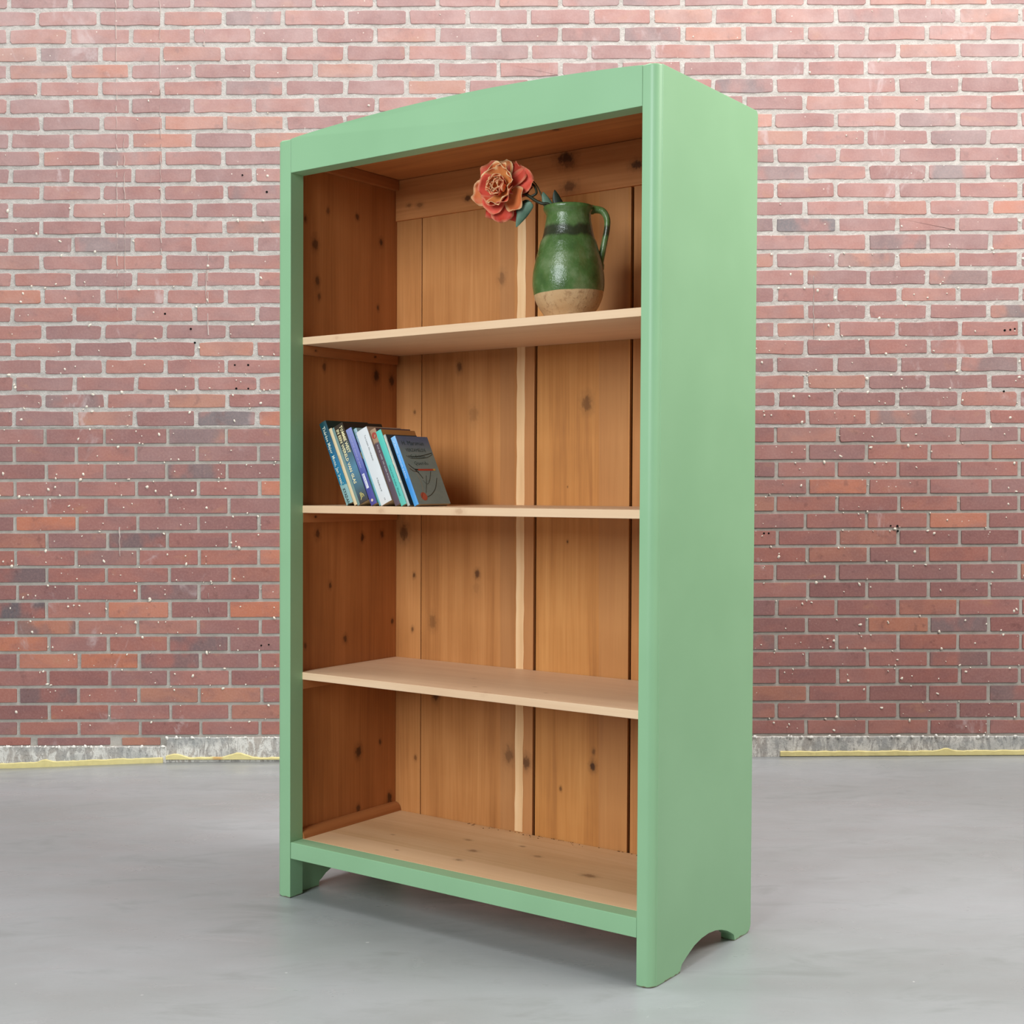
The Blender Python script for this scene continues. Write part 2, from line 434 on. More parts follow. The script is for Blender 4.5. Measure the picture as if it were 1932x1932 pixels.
m = N('yellow_foam'); co = m.co(); a = m.noise(co, 30, 3); b = m.noise(m.mul(co, (9, 9, 3)), 1, 2)
col = m.mix(a, srgb(226, 212, 150), srgb(206, 190, 132)); col = m.mix(m.mr(b, .62, .7, 0, .7), col, srgb(190, 140, 84)); m.bump(a, .5, .004)
MY = m.out(col, .85, .3)
def bump_at(x, cx, wd, h): return h*max(0, 1-abs(x-cx)/wd)
strip('foam_seam', -2.86, -1.256, lambda x: edge_z(x)-.01, lambda x: edge_z(x)+.019+bump_at(x, -1.68, .03, .010), -.0145, -.002, MY, .014, .0014, 3)
strip('foam_seam', -1.245, -.2, lambda x: .006, lambda x: .014+bump_at(x, -1.215, .05, .015)+bump_at(x, -.985, .06, .016), -.0125, -.002, MY, .014, .0018, 4)
strip('foam_seam', .965, 2.86, lambda x: edge_z(x)+.002, lambda x: edge_z(x)+.0195+bump_at(x, 1.56, .03, .012), -.0125, -.002, MY, .014, .0012, 5)
MWH = plain('white_flake', srgb(228, 224, 216), .9, .2)
rs2 = random.Random(9); sp2 = []
for i in range(150):
    x = rs2.uniform(-1.9, 1.9)
    if -.8 < x < .84: continue
    top = .0515 if x < -1.245 else .0845+.0045*(x+1.25)/3
    sp2.append((x, top+rs2.uniform(-.002, .002), rs2.uniform(.002, .007)))
bo = blobs('plinth_flakes', sp2, MWH, base, -.0105)

# ------------------------------------------------------------------ bookcase
YAW = -.63138; LEAN = .00602; BX, BY = -.57293, 3.27274
W, D, H = 1.051, .435, 1.8158
LS, RS = .0479, .0363; XR = W-RS; T = .0421; WL = .0325; YB = .4012
ZRB, ZBT, ZBB = 1.7361, .1358, .0955
S1, S2, S3, TH = 1.3499, .9450, .5413, .018
def l2w(x, y, z):
    x = x+LEAN*z; c, s = math.cos(YAW), math.sin(YAW)
    return Vector((BX+c*x-s*y, BY+s*x+c*y, z))
case = empty('bookcase', (BX, BY, 0), YAW)
tag(case, 'tall open green painted bookcase with bare pine interior on concrete floor', 'bookcase')
def rack(o):        # the old carcass stands a third of a degree out of square
    for v in o.data.vertices: v.co.x += LEAN*v.co.z
    return o

m = N('green_paint'); co = m.co()
a = m.noise(co, 5, 2); f = m.noise(co, 260, 2, .6); br = m.noise(m.mul(co, (90, 90, 3)), 1, 2)
col = m.mix(m.mr(a, .3, .7), srgb(142, 184, 141), srgb(146, 188, 145))
zz = m.sep(co)[2]
wear = m.mr(m.math('ADD', zz, m.math('MULTIPLY', m.noise(co, 70, 3), .012)), .0065, .010, .9, 0)
col = m.mix(wear, col, srgb(120, 104, 78))
m.bump(m.math('ADD', f, m.math('MULTIPLY', br, .6)), .05, .001)
MG = m.out(col, .42, .45)

PD, PM, PLt = srgb(159, 102, 55), srgb(188, 127, 73), srgb(211, 150, 93)
def kk(L): return [(x, y, z, r*.00125, s) for x, y, z, r, s in L]
M_SIDE = wood('pine_side', srgb(143, 87, 46), srgb(168, 105, 57), srgb(191, 125, 73), 'z', kk([
    (WL, .098, 1.583, 11, .8), (WL, .34, 1.62, 7, .9), (WL, .249, 1.673, 6, .8), (WL, .143, 1.671, 6, .6), (WL, .064, 1.638, 6, .8), (WL, .106, 1.493, 9, .8), (WL, .112, 1.457, 6, .7),
    (WL, .328, 1.451, 5, .8), (WL, .131, 1.285, 7, .7), (WL, .321, 1.276, 11, .9), (WL, .382, 1.266, 10, .85), (WL, .108, .874, 9, .8), (WL, .271, .861, 7, .9), (WL, .346, .866, 7, .8),
    (WL, .153, .745, 6, .8), (WL, .387, .636, 5, .8), (WL, .207, .606, 7, .8), (WL, .066, .601, 5, .7), (WL, .257, .311, 11, .9), (WL, .34, .325, 5, .8), (WL, .257, .165, 7, .8), (WL, .378, .17, 10, .9)]), .42, 1.3)
M_SIDE2 = wood('pine_side_plain', srgb(143, 87, 46), srgb(168, 105, 57), srgb(191, 125, 73), 'z', (), .42, 8.3)
M_B0 = wood('pine_back_a', PD, PM, PLt, 'z', kk([(.06, YB, .868, 15, .7), (.095, YB, .758, 5, .8), (.09, YB, .617, 5, .7), (.102, YB, .281, 5, .6), (.095, YB, 1.183, 4, .6)]), .45, 2.1)
M_B1 = wood('pine_back_b', PD, PM, PLt, 'z', kk([(.244, YB, 1.294, 9, .7), (.289, YB, 1.172, 15, .28), (.303, YB, .769, 8, .8), (.158, YB, .641, 13, .45), (.169, YB, .452, 11, .8), (.405, YB, .323, 14, .55), (.458, YB, .311, 12, .75), (.376, YB, 1.507, 11, .45), (.30, YB, .735, 12, .18)]), .45, 3.4,
            bands=((srgb(172, 121, 78), .38, .424, 0, .5), (srgb(193, 136, 89), .451, .48, 0, .5)))
M_B2 = wood('pine_back_c', PD, srgb(197, 134, 73), srgb(218, 157, 93), 'z', kk([(.629, YB, 1.189, 14, .6), (.652, YB, .326, 9, .9), (.654, YB, .361, 5, .6), (.575, YB, .858, 3, .8), (.575, YB, .99, 2, .8), (.56, YB, .26, 4, .7)]), .45, 5.7,
            bands=((srgb(184, 130, 84), .67, .75, 0, .45),))
M_B3 = wood('pine_back_d', PD, PM, PLt, 'z', (), .45, 6.6)
M_RAIL = wood('pine_rail', srgb(167, 106, 59), srgb(197, 129, 74), srgb(221, 154, 96), 'x', kk([(.57, YB-.006, 1.774, 15, .9), (.575, YB-.006, 1.76, 14, .6), (.581, YB-.006, 1.705, 12, .65), (.767, YB-.006, 1.731, 11, .85), (.272, YB-.006, 1.715, 7, .85), (.115, YB-.006, 1.717, 7, .5), (.078, YB-.006, 1.72, 5, .5)]), .45, 4.2)
M_CEIL = wood('pine_ceiling', srgb(157, 100, 57), srgb(189, 124, 72), srgb(211, 144, 86), 'x', kk([(.66, .22, 1.79, 7, .8)]), .5, 9.1)
M_SPL = wood('pale_splice', srgb(218, 172, 121), srgb(238, 195, 145), srgb(250, 215, 168), 'z', (), .5, 7.7, 1.4)
M_SHELF = wood('pale_pine_shelf', srgb(220, 180, 143), srgb(229, 192, 155), srgb(237, 204, 168), 'x', kk([(.53, .10, S3, 4, .5), (.60, .05, S3-.004, 6, .45), (.71, .12, S3, 4, .4), (.45, .2, S3, 4, .35), (.16, .041, S1-.008, 5, .2), (.3, .041, S2-.01, 6, .25), (.53, .041, S2-.008, 8, .35)]), .5, 1.9, .8, kcol=srgb(150, 92, 56))
M_BOT = wood('pine_floorboard', srgb(202, 160, 116), srgb(216, 176, 130), srgb(228, 192, 150), 'x', kk([(.45, .20, .1355, 9, .6), (.38, .27, .1355, 7, .5), (.47, .12, .1355, 7, .6), (.60, .25, .1355, 7, .5), (.30, .10, .1355, 3, .7), (.78, .19, .1355, 11, .65), (.52, .3, .1355, 5, .6), (.2, .2, .1355, 4, .4)]), .5, 5.2, kcol=srgb(104, 72, 48),
             bands=((srgb(238, 200, 160), -.1, .13, 1, .45),))
M_CLEAT = wood('pine_cleat', srgb(143, 87, 48), srgb(168, 105, 59), srgb(184, 121, 71), 'y', kk([(WL+.016, .085, S1-.029, 3, .9), (WL+.016, .3, S1-.028, 3, .9), (WL+.016, .085, S2-.028, 3, .9)]), .5, 3.3)
M_DARK = plain('dark_backing', srgb(70, 36, 16), .8, .2)

# posts with a rounded outer front arris and a fine quirk where they meet the side
r = .0182; q = .0009
arc = [(r+q-r*math.sin(a), r-r*math.cos(a)) for a in [math.pi/2*i/8 for i in range(9)]]
poly_l = [(LS, 0)]+arc+[(.012, r), (.012, T), (LS, T)]
def post(poly, name='front_post'):
    bm = bmesh.new(); prism(bm, poly, 2, 0, H)
    be = [e for e in bm.edges if all(v.co.z < 1e-6 for v in e.verts) or all(v.co.z > H-1e-6 for v in e.verts)]
    bmesh.ops.bevel(bm, geom=be, offset=.0035, segments=2, profile=.5, affect='EDGES')
    ve = [e for e in bm.edges if abs(e.verts[0].co.z-e.verts[1].co.z) > 1]
    xin = poly[0][0]
    inner = [e for e in ve if abs(e.verts[0].co.x-xin) < 1e-6 and e.verts[0].co.y < .002]
    bmesh.ops.bevel(bm, geom=inner, offset=.0016, segments=2, profile=.5, affect='EDGES')
    return rack(bm_obj(name, bm, MG, case, True, 32))
post(poly_l)
poly_r = [(W-x, y) for x, y in poly_l]; poly_r[0] = (XR, 0); poly_r[-1] = (XR, T)
post(poly_r)

# side panels: profile with the scooped foot
def side_profile(y0, y1):
    cut = [(.1145, 0), (.1150, .009), (.1172, .0135), (.1225, .0155), (.14, .0277), (.173, .0403), (.205, .0472), (.236, .0494), (.267, .0470), (.295, .0409), (.321, .0318), (.340, .0222), (.3505, .0145), (.355, .0125), (.3556, 0)]
    p = [(y0, .0008)]+cut+[(y1-.016, 0), (y1-.005, .006), (y1, .016), (y1, H-.008), (y1-.006, H), (y0, H)]
    return p
for sgn in (0, 1):
    X = (lambda x: x) if not sgn else (lambda x: W-x)
    bm = bmesh.new()
    prism(bm, side_profile(r-.0004, D), 0, X(0), X(.0118))
    lo = [(y, z) for y, z in side_profile(T+.0004, D-.002) if z < .09]
    lo = lo+[(D-.002, ZBB-.001), (T+.0004, ZBB-.001)]
    prism(bm, lo, 0, X(.0119), X(WL))
    es = [e for e in bm.edges if all(abs(v.co.x-X(0)) < 1e-6 for v in e.verts)]
    bmesh.ops.bevel(bm, geom=es, offset=.0014, segments=2, profile=.5, affect='EDGES')
    rack(bm_obj('side_panel', bm, MG, case, True, 30))
    bm = bmesh.new(); a, b = sorted((X(.0122), X(WL)))
    bm_box(bm, a, b, T+.0006, D-.003, ZBB, H-.004)
    rack(bm_obj('side_lining', bm, M_SIDE if not sgn else M_SIDE2, case))

# head rail with its shallow arch, and bottom rail
mid, half = .525, .49
top = []
for i in range(33):
    x = LS+.0004+(XR-.0004-LS-.0004)*i/32
    top.append((x, 1.8160+.0203*(1-((x-mid)/half)**2)))
bm = bmesh.new()
prism(bm, [(LS+.0004, ZRB), (XR-.0004, ZRB)]+top[::-1], 1, .0006, T)
es = [e for e in bm.edges if all(v.co.y < .001 for v in e.verts) and abs(e.verts[0].co.x-e.verts[1].co.x) > 1e-4]
bmesh.ops.bevel(bm, geom=es, offset=.0018, segments=2, profile=.5, affect='EDGES')
rack(bm_obj('head_rail', bm, MG, case, True, 30))
bm = bmesh.new(); bm_box(bm, LS+.0003, XR-.0003, .0008, T, ZBB, ZBT, .002, 2)
rack(bm_obj('bottom_rail', bm, MG, case, True, 40))

def plank(name, x0, x1, y0, y1, z0, z1, mat, bev=.001):
    bm = bmesh.new(); bm_box(bm, x0, x1, y0, y1, z0, z1, bev, 2); return rack(bm_obj(name, bm, mat, case, True, 40))
IL, IR = WL+.0003, W-WL-.0003
plank('top_board', IL, IR, T+.0005, D-.004, 1.790, 1.812, M_CEIL)
plank('bottom_board', IL, IR, T+.0004, YB-.0012, ZBT-.0185, ZBT-.0003, M_BOT)
for s in (S1, S2, S3):
    plank('shelf', IL+.0006, IR-.0006, T-.0012, YB-.0012, s-TH, s, M_SHELF, .0014)
    plank('shelf_cleat', IL, IL+.0155, T+.0008, YB-.012, s-TH-.0235, s-TH-.0004, M_CLEAT, .001)
    plank('shelf_cleat', IR-.0155, IR, T+.0008, YB-.012, s-TH-.0235, s-TH-.0004, M_CLEAT, .001)
# quarter round along the floor at both sides, fillet blocks under the top
for sgn in (0, 1):
    X = (lambda x: x) if not sgn else (lambda x: W-x)
    bm = bmesh.new()
    pts = [(0, 0)]+[(.020*math.sin(a), .022*math.cos(a)) for a in [math.pi/2*i/6 for i in range(7)]]
    fs = prism(bm, [(u, v) for u, v in pts], 1, T+.001, YB-.0015)
    for v in bm.verts: v.co.x = X(WL+.0004+v.co.x); v.co.z += ZBT
    rack(bm_obj('quarter_round', bm, M_CLEAT, case, True, 40))
    a, b = sorted((X(WL+.0004), X(WL+.0145)))
    plank('corner_fillet', a, b, T+.001, YB-.008, 1.762, 1.7895, M_CLEAT, .002)
# back: four upright boards with open joints, a rail across the top and a dark backing
plank('back_board', IL, .1172, YB, YB+.012, .119, 1.69, M_B0)
plank('back_board', .1195, .4765, YB, YB+.012, .119, 1.69, M_B1, .0016)
plank('back_board', .4835, .7472, YB+.001, YB+.013, .119, 1.69, M_B2, .0016)
plank('back_board', .7545, IR, YB+.001, YB+.013, .119, 1.69, M_B3, .0016)
plank('back_backing', IL, IR, YB+.0185, YB+.026, .118, 1.79, M_DARK, 0)
plank('back_rail', IL, IR, YB-.006, YB+.016, 1.6838, 1.7895, M_RAIL, .0016)
rr = random.Random(12); V, F = [], []
def crumb(x, y, z, rad):
    k = len(V); n = 6
    for dz, sc2 in ((0, 1), (rad*.5, .6)):
        V.extend((x+rad*sc2*rr.uniform(.6, 1.6)*math.cos(6.283*q/n), y+rad*.6*sc2*math.sin(6.283*q/n), z+dz) for q in range(n))
    F.append(tuple(range(k+n, k+2*n)))
    F.extend((k+q, k+(q+1) % n, k+n+(q+1) % n, k+n+q) for q in range(n))
for i in range(60): crumb(rr.uniform(.28, 1.0), YB-.004-rr.random()**3*.02, ZBT-.0002, rr.uniform(.0008, .0026))
o = rack(mk('dust_crumbs', V, F, plain('dust', srgb(112, 74, 44), .9, .1, .4), case)); o['kind'] = 'stuff'
# pale splice let into the second board: wavering edges
rr = random.Random(4); V, F = [], []; n = 46
for i in range(n):
    z = .1375+(1.6835-.1375)*i/(n-1); a = .4249+rr.uniform(-.0012, .0012); b = .4492+rr.uniform(-.0012, .0012)
    V += [(a, YB-.0012, z), (b, YB-.0012, z), (b, YB+.0004, z), (a, YB+.0004, z)]
for i in range(n-1):
    F += [(4*i+k, 4*i+4+k, 4*i+4+(k+1) % 4, 4*i+(k+1) % 4) for k in range(4)]
F += [(0, 1, 2, 3), (4*n-4, 4*n-3, 4*n-2, 4*n-1)]
rack(mk('splice_strip', V, F, M_SPL, case))
case_parts = [c for c in case.children]

# ------------------------------------------------------------------ jug
def lathe(prof, n=56):
    V, F = [], []
    for rr_, z in prof:
        V += [(rr_*math.cos(2*math.pi*i/n), rr_*math.sin(2*math.pi*i/n), z) for i in range(n)]
    for j in range(len(prof)-1):
        F += [(j*n+i, j*n+(i+1) % n, (j+1)*n+(i+1) % n, (j+1)*n+i) for i in range(n)]
    F += [tuple(range(n)), tuple(range((len(prof)-1)*n, len(prof)*n))]
    return V, F
def smooth_prof(P, k=4):
    out = []
    for i in range(len(P)-1):
        p0 = P[max(0, i-1)]; p1 = P[i]; p2 = P[i+1]; p3 = P[min(len(P)-1, i+2)]
        for j in range(k):
            t = j/k
            out.append(tuple(.5*((2*p1[d])+(-p0[d]+p2[d])*t+(2*p0[d]-5*p1[d]+4*p2[d]-p3[d])*t*t+(-p0[d]+3*p1[d]-3*p2[d]+p3[d])*t**3) for d in (0, 1)))
    return out+[P[-1]]
JX, JY = .7435, .150
jl = l2w(JX, JY, S1+.0004)
jug = empty('jug', jl, YAW+.63138+0.0)
tag(jug, 'green glazed earthenware jug with bare clay foot on the top shelf', 'jug')
m = N('green_glaze'); co = m.co(); z = m.sep(co)[2]; x = m.sep(co)[0]
n1 = m.noise(co, 16, 4, .6); n2 = m.noise(co, 90, 4, .7); n3 = m.noise(m.mul(co, (30, 30, 8)), 1, 3)
gl = m.ramp(n1, [(.3, srgb(56, 80, 38)), (.5, srgb(80, 108, 56)), (.72, srgb(122, 138, 96))])
gl = m.mix(m.mr(m.noise(m.mul(co, (18, 18, 7)), 1, 4, .6), .55, .72, 0, .5), gl, srgb(104, 100, 58))
gl = m.mix(m.mr(n2, .6, .75, 0, .5), gl, srgb(120, 132, 88))
band = m.math('MULTIPLY', m.mr(m.math('ADD', z, m.math('MULTIPLY', n3, .022)), .185, .194), m.mr(m.math('ADD', z, m.math('MULTIPLY', n3, .026)), .209, .220, 1, 0))
gl = m.mix(m.math('MULTIPLY', band, .85), gl, srgb(46, 42, 34))
gl = m.mix(m.mr(m.noise(co, 24, 2, .4), .72, .76, 0, .8), gl, srgb(176, 138, 92))
clay = m.mix(n1, srgb(186, 140, 88), srgb(204, 172, 132)); clay = m.mix(m.mr(n2, .5, .75, 0, .7), clay, srgb(132, 88, 48))
edge = m.math('ADD', z, m.math('ADD', m.math('MULTIPLY', n3, .004), m.math('MULTIPLY', x, -.05)))
fac = m.mr(edge, .0595, .0615)
col = m.mix(fac, clay, gl)
m.bump(m.math('ADD', n1, m.math('MULTIPLY', n2, .7)), .45, .004)
MJ = m.out(col, m.math('ADD', m.mr(fac, 0, 1, .7, .17), m.math('MULTIPLY', n2, .12)), .55)
outer = [(.0455, 0), (.0475, .002), (.0560, .0165), (.0640, .0275), (.0722, .0446), (.0762, .0618), (.0782, .079), (.0768, .104), (.0715, .130), (.0680, .144), (.0605, .1716), (.0556, .183), (.0500, .2117), (.0482, .2255), (.0500, .2320), (.0537, .2375), (.0548, .2420), (.0535, .2462), (.0505, .2470)]
outer = smooth_prof(outer, 3)
inner = [(.0470, .2450), (.0455, .2380), (.0440, .2260), (.0455, .21), (.054, .175), (.068, .13), (.072, .09), (.066, .045), (.04, .010), (.001, .008)]
V, F = lathe(outer+inner)
# two turned grooves under the dark band
V = [(x*(1-.012*math.exp(-((z-.1765)/.0016)**2)), y*(1-.012*math.exp(-((z-.1765)/.0016)**2)), z) for x, y, z in V]
mk('jug_body', V, F, MJ, jug, True)
def tube(path, radii, n=10, flat=1., side=Vector((0, 1, 0))):
    """sweep an ellipse along path; flat<1 thins it across the given side direction"""
    V, F = [], []
    P = [Vector(p) for p in path]
    for i, p in enumerate(P):
        t = (P[min(i+1, len(P)-1)]-P[max(i-1, 0)]).normalized()
        a = side-t*side.dot(t); a.normalize(); b = t.cross(a)
        rr_ = radii[i] if isinstance(radii, (list, tuple)) else radii
        V += [tuple(p+a*rr_*math.cos(2*math.pi*k/n)+b*rr_*flat*math.sin(2*math.pi*k/n)) for k in range(n)]
    for i in range(len(P)-1):
        F += [(i*n+k, i*n+(k+1) % n, (i+1)*n+(k+1) % n, (i+1)*n+k) for k in range(n)]
    F += [tuple(range(n)), tuple(range((len(P)-1)*n, len(P)*n))]
    return V, F
def cr(P, k=6):
    P = [Vector(p) for p in P]; out = []
    for i in range(len(P)-1):
        p0, p1, p2, p3 = P[max(0, i-1)], P[i], P[i+1], P[min(len(P)-1, i+2)]
        for j in range(k):
            t = j/k; out.append(.5*((2*p1)+(-p0+p2)*t+(2*p0-5*p1+4*p2-p3)*t*t+(-p0+3*p1-3*p2+p3)*t**3))
    return out+[P[-1]]
hp = cr([(.046, 0, .2400), (.062, 0, .2405), (.0755, -.002, .2350), (.0835, -.003, .219), (.0830, -.003, .197), (.0785, -.002, .173), (.0730, 0, .146), (.0690, 0, .128), (.0670, 0, .112)])
nh = len(hp)
V, F = tube(hp, [.0112-.0028*abs(math.sin(math.pi*i/nh))+(.002 if i < 4 or i > nh-6 else 0) for i in range(nh)], 14, .80, Vector((0, 1, 0)))
mk('handle', V, F, MJ, jug, True)

# ------------------------------------------------------------------ peony
peo = empty('peony', l2w(.72, .138, 1.565), 0)
tag(peo, 'coral artificial peony with yellow petal edges leaning out of the green jug', 'flower')
PO = peo.location
def L(x, y, z): return l2w(x, y, z)-PO
def petal_mat():
    m = N('coral_petal'); a = m.sep(m.attr('tint')); co = m.co()
    n1 = m.noise(m.mul(co, (40, 40, 40)), 1, 3); n2 = m.noise(co, 200, 2)
    col = m.mix(m.math('ADD', a[0], m.math('MULTIPLY', m.math('SUBTRACT', n1, .5), .5), True), srgb(176, 34, 24), srgb(226, 92, 72))
    col = m.mix(a[1], col, srgb(232, 160, 88))
    col = m.mix(a[2], col, srgb(244, 212, 160))
    m.bump(n2, .15, .001)
    m.b.inputs['Subsurface Weight'].default_value = .15; m.b.inputs['Subsurface Radius'].default_value = (.006, .002, .001); m.b.inputs['Subsurface Scale'].default_value = 1
    return m.out(col, .6, .25)
MPT = petal_mat()
FC = L(.5985, .100, 1.6475)
ax = (Vector((-.52, -.83, .10))).normalized()
ux = ax.cross(Vector((0, 0, 1))).normalized(); uy = ux.cross(ax).normalized()
rp = random.Random(17)
def petal(phi, base_r, Lg, wd, a0, a1, cup, amp, yel, back=0., sc_=1.):
    nu, nv = 9, 9; V, F, C = [], [], []
    rad = base_r; hgt = -back
    cosp, sinp = math.cos(phi), math.sin(phi)
    er = ux*cosp+uy*sinp; et = -ux*sinp+uy*cosp
    ph = rp.uniform(0, 6.28); k = rp.uniform(2.5, 4.5); tone = rp.uniform(0, .9); notch = rp.uniform(.0, .12)
    rows = []
    for j in range(nv):
        v = j/(nv-1); al = math.radians(a0+(a1-a0)*v)
        if j: rad += math.sin(al)*Lg/(nv-1); hgt += math.cos(al)*Lg/(nv-1)
        wv = wd*(.22+.78*math.sin(math.pi*min(1, .08+.62*v))**.9)*(1 if v < .8 else 1-.22*((v-.8)/.2)**2)
        for i in range(nu):
            u = -1+2*i/(nu-1)
            nin = -er*math.cos(al)+ax*math.sin(al)
            vv = -notch*Lg*(1-abs(u))*(v**4)-.16*Lg*(abs(u)**2.5)*(v**2)
            p = FC+er*rad+ax*hgt+et*u*wv*.5+nin*(cup*u*u*wv*.5+amp*math.sin(k*u+ph+2*v)*v**3)
            p += (er*math.sin(al)+ax*math.cos(al))*vv
            V.append(p)
            rim = max(0, (max(v, .55+.45*abs(u)**3)-.955)/.045)**1.2
            C.append((tone, min(1, yel*(.35+.9*(1-v))+yel*.25*(1-abs(u))), min(1, rim*.7*(.35+yel)), 1))
    for j in range(nv-1):
        F += [(j*nu+i, j*nu+i+1, (j+1)*nu+i+1, (j+1)*nu+i) for i in range(nu-1)]
    o = mk('petal', V, F, MPT, peo, True)
    a = o.data.color_attributes.new('tint', 'FLOAT_COLOR', 'POINT')
    for i, c in enumerate(C): a.data[i].color = c
    so = o.modifiers.new('thickness', 'SOLIDIFY'); so.thickness = .0006
    return o
GA = 2.39996
ang = .3
for i in range(6):
    petal(ang+i*GA, .003, rp.uniform(.024, .030), .036, 20, 2, .40, .003, rp.choice((.4, .7, .9)), -.004)
for i in range(8):
    petal(ang+i*GA+.7, .007, rp.uniform(.034, .040), .042, rp.uniform(34, 44), rp.uniform(-4, 12), .30, .004, rp.choice((.05, .5, .9)))
for i in range(8):
    petal(ang+i*GA+1.9, .008, rp.uniform(.046, .054), .056, rp.uniform(58, 68), rp.uniform(26, 46), .20, .006, rp.choice((.0, .1, .7, .95)), .004)
for i in range(9):
    petal(ang+i*GA+.2, .008, rp.uniform(.054, .076), .060, rp.uniform(78, 92), rp.uniform(60, 108), .12, .008, rp.choice((.0, .05, .5, .9)), .010)
for i in range(5):
    petal(i*6.283/5+.5, .008, rp.uniform(.058, .076), .054, rp.uniform(94, 104), rp.uniform(98, 120), .05, .007, .0, .014)
MST = plain('dark_stem', srgb(44, 46, 26), .5, .4, .3)
def leafmat(nm, c1, c2):
    m = N(nm); co = m.co(); n1 = m.noise(m.mul(co, (60, 60, 60)), 1, 3)
    m.bump(n1, .3, .002); return m.out(m.mix(n1, c1, c2), .5, .4)
MLF = leafmat('grey_green_leaf', srgb(62, 92, 76), srgb(112, 138, 116)); MLD = leafmat('dark_leaf', srgb(24, 32, 22), srgb(40, 52, 36))
sp_ = [L(.742, .15, 1.52), L(.724, .139, 1.575), L(.7070, .129, 1.6015), L(.6921, .12, 1.6055), L(.678, .118, 1.6125), L(.661, .118, 1.6239), L(.6395, .116, 1.636), L(.620, .112, 1.642)]
V, F = tube(cr(sp_), .0034, 10); mk('stem', V, F, MST, peo, True)
V, F = tube(cr([L(.662, .119, 1.6230), L(.6745, .124, 1.6299), L(.669, .128, 1.6448), L(.657, .134, 1.6545)]), .0028, 8); mk('stem', V, F, MST, peo, True)
tw = [L(.728, .152, 1.56), L(.705, .142, 1.597), L(.6809, .14, 1.6237), L(.6737, .14, 1.6361), L(.6637, .14, 1.6524), L(.6508, .14, 1.6668), L(.6435, .14, 1.6805), L(.6377, .14, 1.6883)]
cp_ = cr(tw); V, F = tube(cp_, [.0021*(1-.6*i/len(cp_)) for i in range(len(cp_))], 8); mk('stem', V, F, leafmat('twig', srgb(62, 60, 36), srgb(92, 88, 58)), peo, True)
def leaf(path, wd, nrm, mat, fold=.25):
    P = cr(path, 5); n = len(P); V, F = [], []
    nrm = Vector(nrm)
    for i, p in enumerate(P):
        t = (P[min(i+1, n-1)]-P[max(i-1, 0)]).normalized(); s = t.cross(nrm).normalized(); nn = s.cross(t)
        v = i/(n-1); wv = wd*math.sin(math.pi*(.06+.94*v)**.8)*.5+.0004
        for u in (-1, -.5, 0, .5, 1):
            V.append(p+s*u*wv+nn*(abs(u)*fold*wv+(.0008 if u in (-.5, .5) else 0)))
    for i in range(n-1): F += [(5*i+k, 5*i+k+1, 5*i+6+k, 5*i+5+k) for k in range(4)]
    o = mk('leaf', V, F, mat, peo, True); so = o.modifiers.new('thickness', 'SOLIDIFY'); so.thickness = .0007
    return o
VW = (-.1, 1, 0)
leaf([L(.706, .138, 1.592), L(.694, .136, 1.612), L(.6845, .135, 1.634)], .020, VW, MLF)
leaf([L(.725, .158, 1.585), L(.712, .152, 1.612), L(.7055, .15, 1.6385)], .022, VW, MLD)
leaf([L(.672, .112, 1.6065), L(.6541, .110, 1.5935), L(.6428, .109, 1.5772), L(.6329, .108, 1.5585)], .024, VW, MLF)
leaf([L(.664, .120, 1.609), L(.645, .122, 1.604), L(.621, .122, 1.592)], .024, (-.1, .9, .3), leafmat('deep_green_leaf', srgb(40, 64, 46), srgb(66, 92, 68)))
leaf([L(.6322, .13, 1.6535), L(.6104, .13, 1.680), L(.6016, .13, 1.701)], .018, VW, MLF)

# ------------------------------------------------------------------ books
LEANB = math.radians(24.5)
def text_mesh(txt, size, mat, parent, fn, name='lettering', bold=0, sx=1.0, align='LEFT'):
    cu = bpy.data.curves.new('t', 'FONT'); cu.body = txt; cu.size = size; cu.resolution_u = 1; cu.align_x = align; cu.offset = bold
    to = bpy.data.objects.new('t', cu); COL.objects.link(to)
    bpy.context.view_layer.update()
    me = bpy.data.meshes.new_from_object(to.evaluated_get(bpy.context.evaluated_depsgraph_get()))
    bpy.data.objects.remove(to); bpy.data.curves.remove(cu)
    for v in me.vertices: v.co = Vector(fn(v.co.x*sx, v.co.y))
    me.name = name; me.materials.clear(); me.materials.append(mat)
    o = bpy.data.objects.new(name, me); COL.objects.link(o); o.parent = parent; return o
PAPER = plain('book_paper', srgb(222, 208, 180), .9, .1, .15)
cmats = {}
def ink(c, rough=.5):
    if c not in cmats: cmats[c] = plain('ink_%d_%d_%d' % c, srgb(*c), rough, .4, .06)
    return cmats[c]
def grad(name, stops, h):
    m = N(name); co = m.co(); z = m.sep(co)[2]; n1 = m.noise(co, 25, 3)
    f = m.math('ADD', m.math('DIVIDE', z, h), m.math('MULTIPLY', m.math('SUBTRACT', n1, .5), .12))
    return m.out(m.ramp(f, stops), .42, .4)
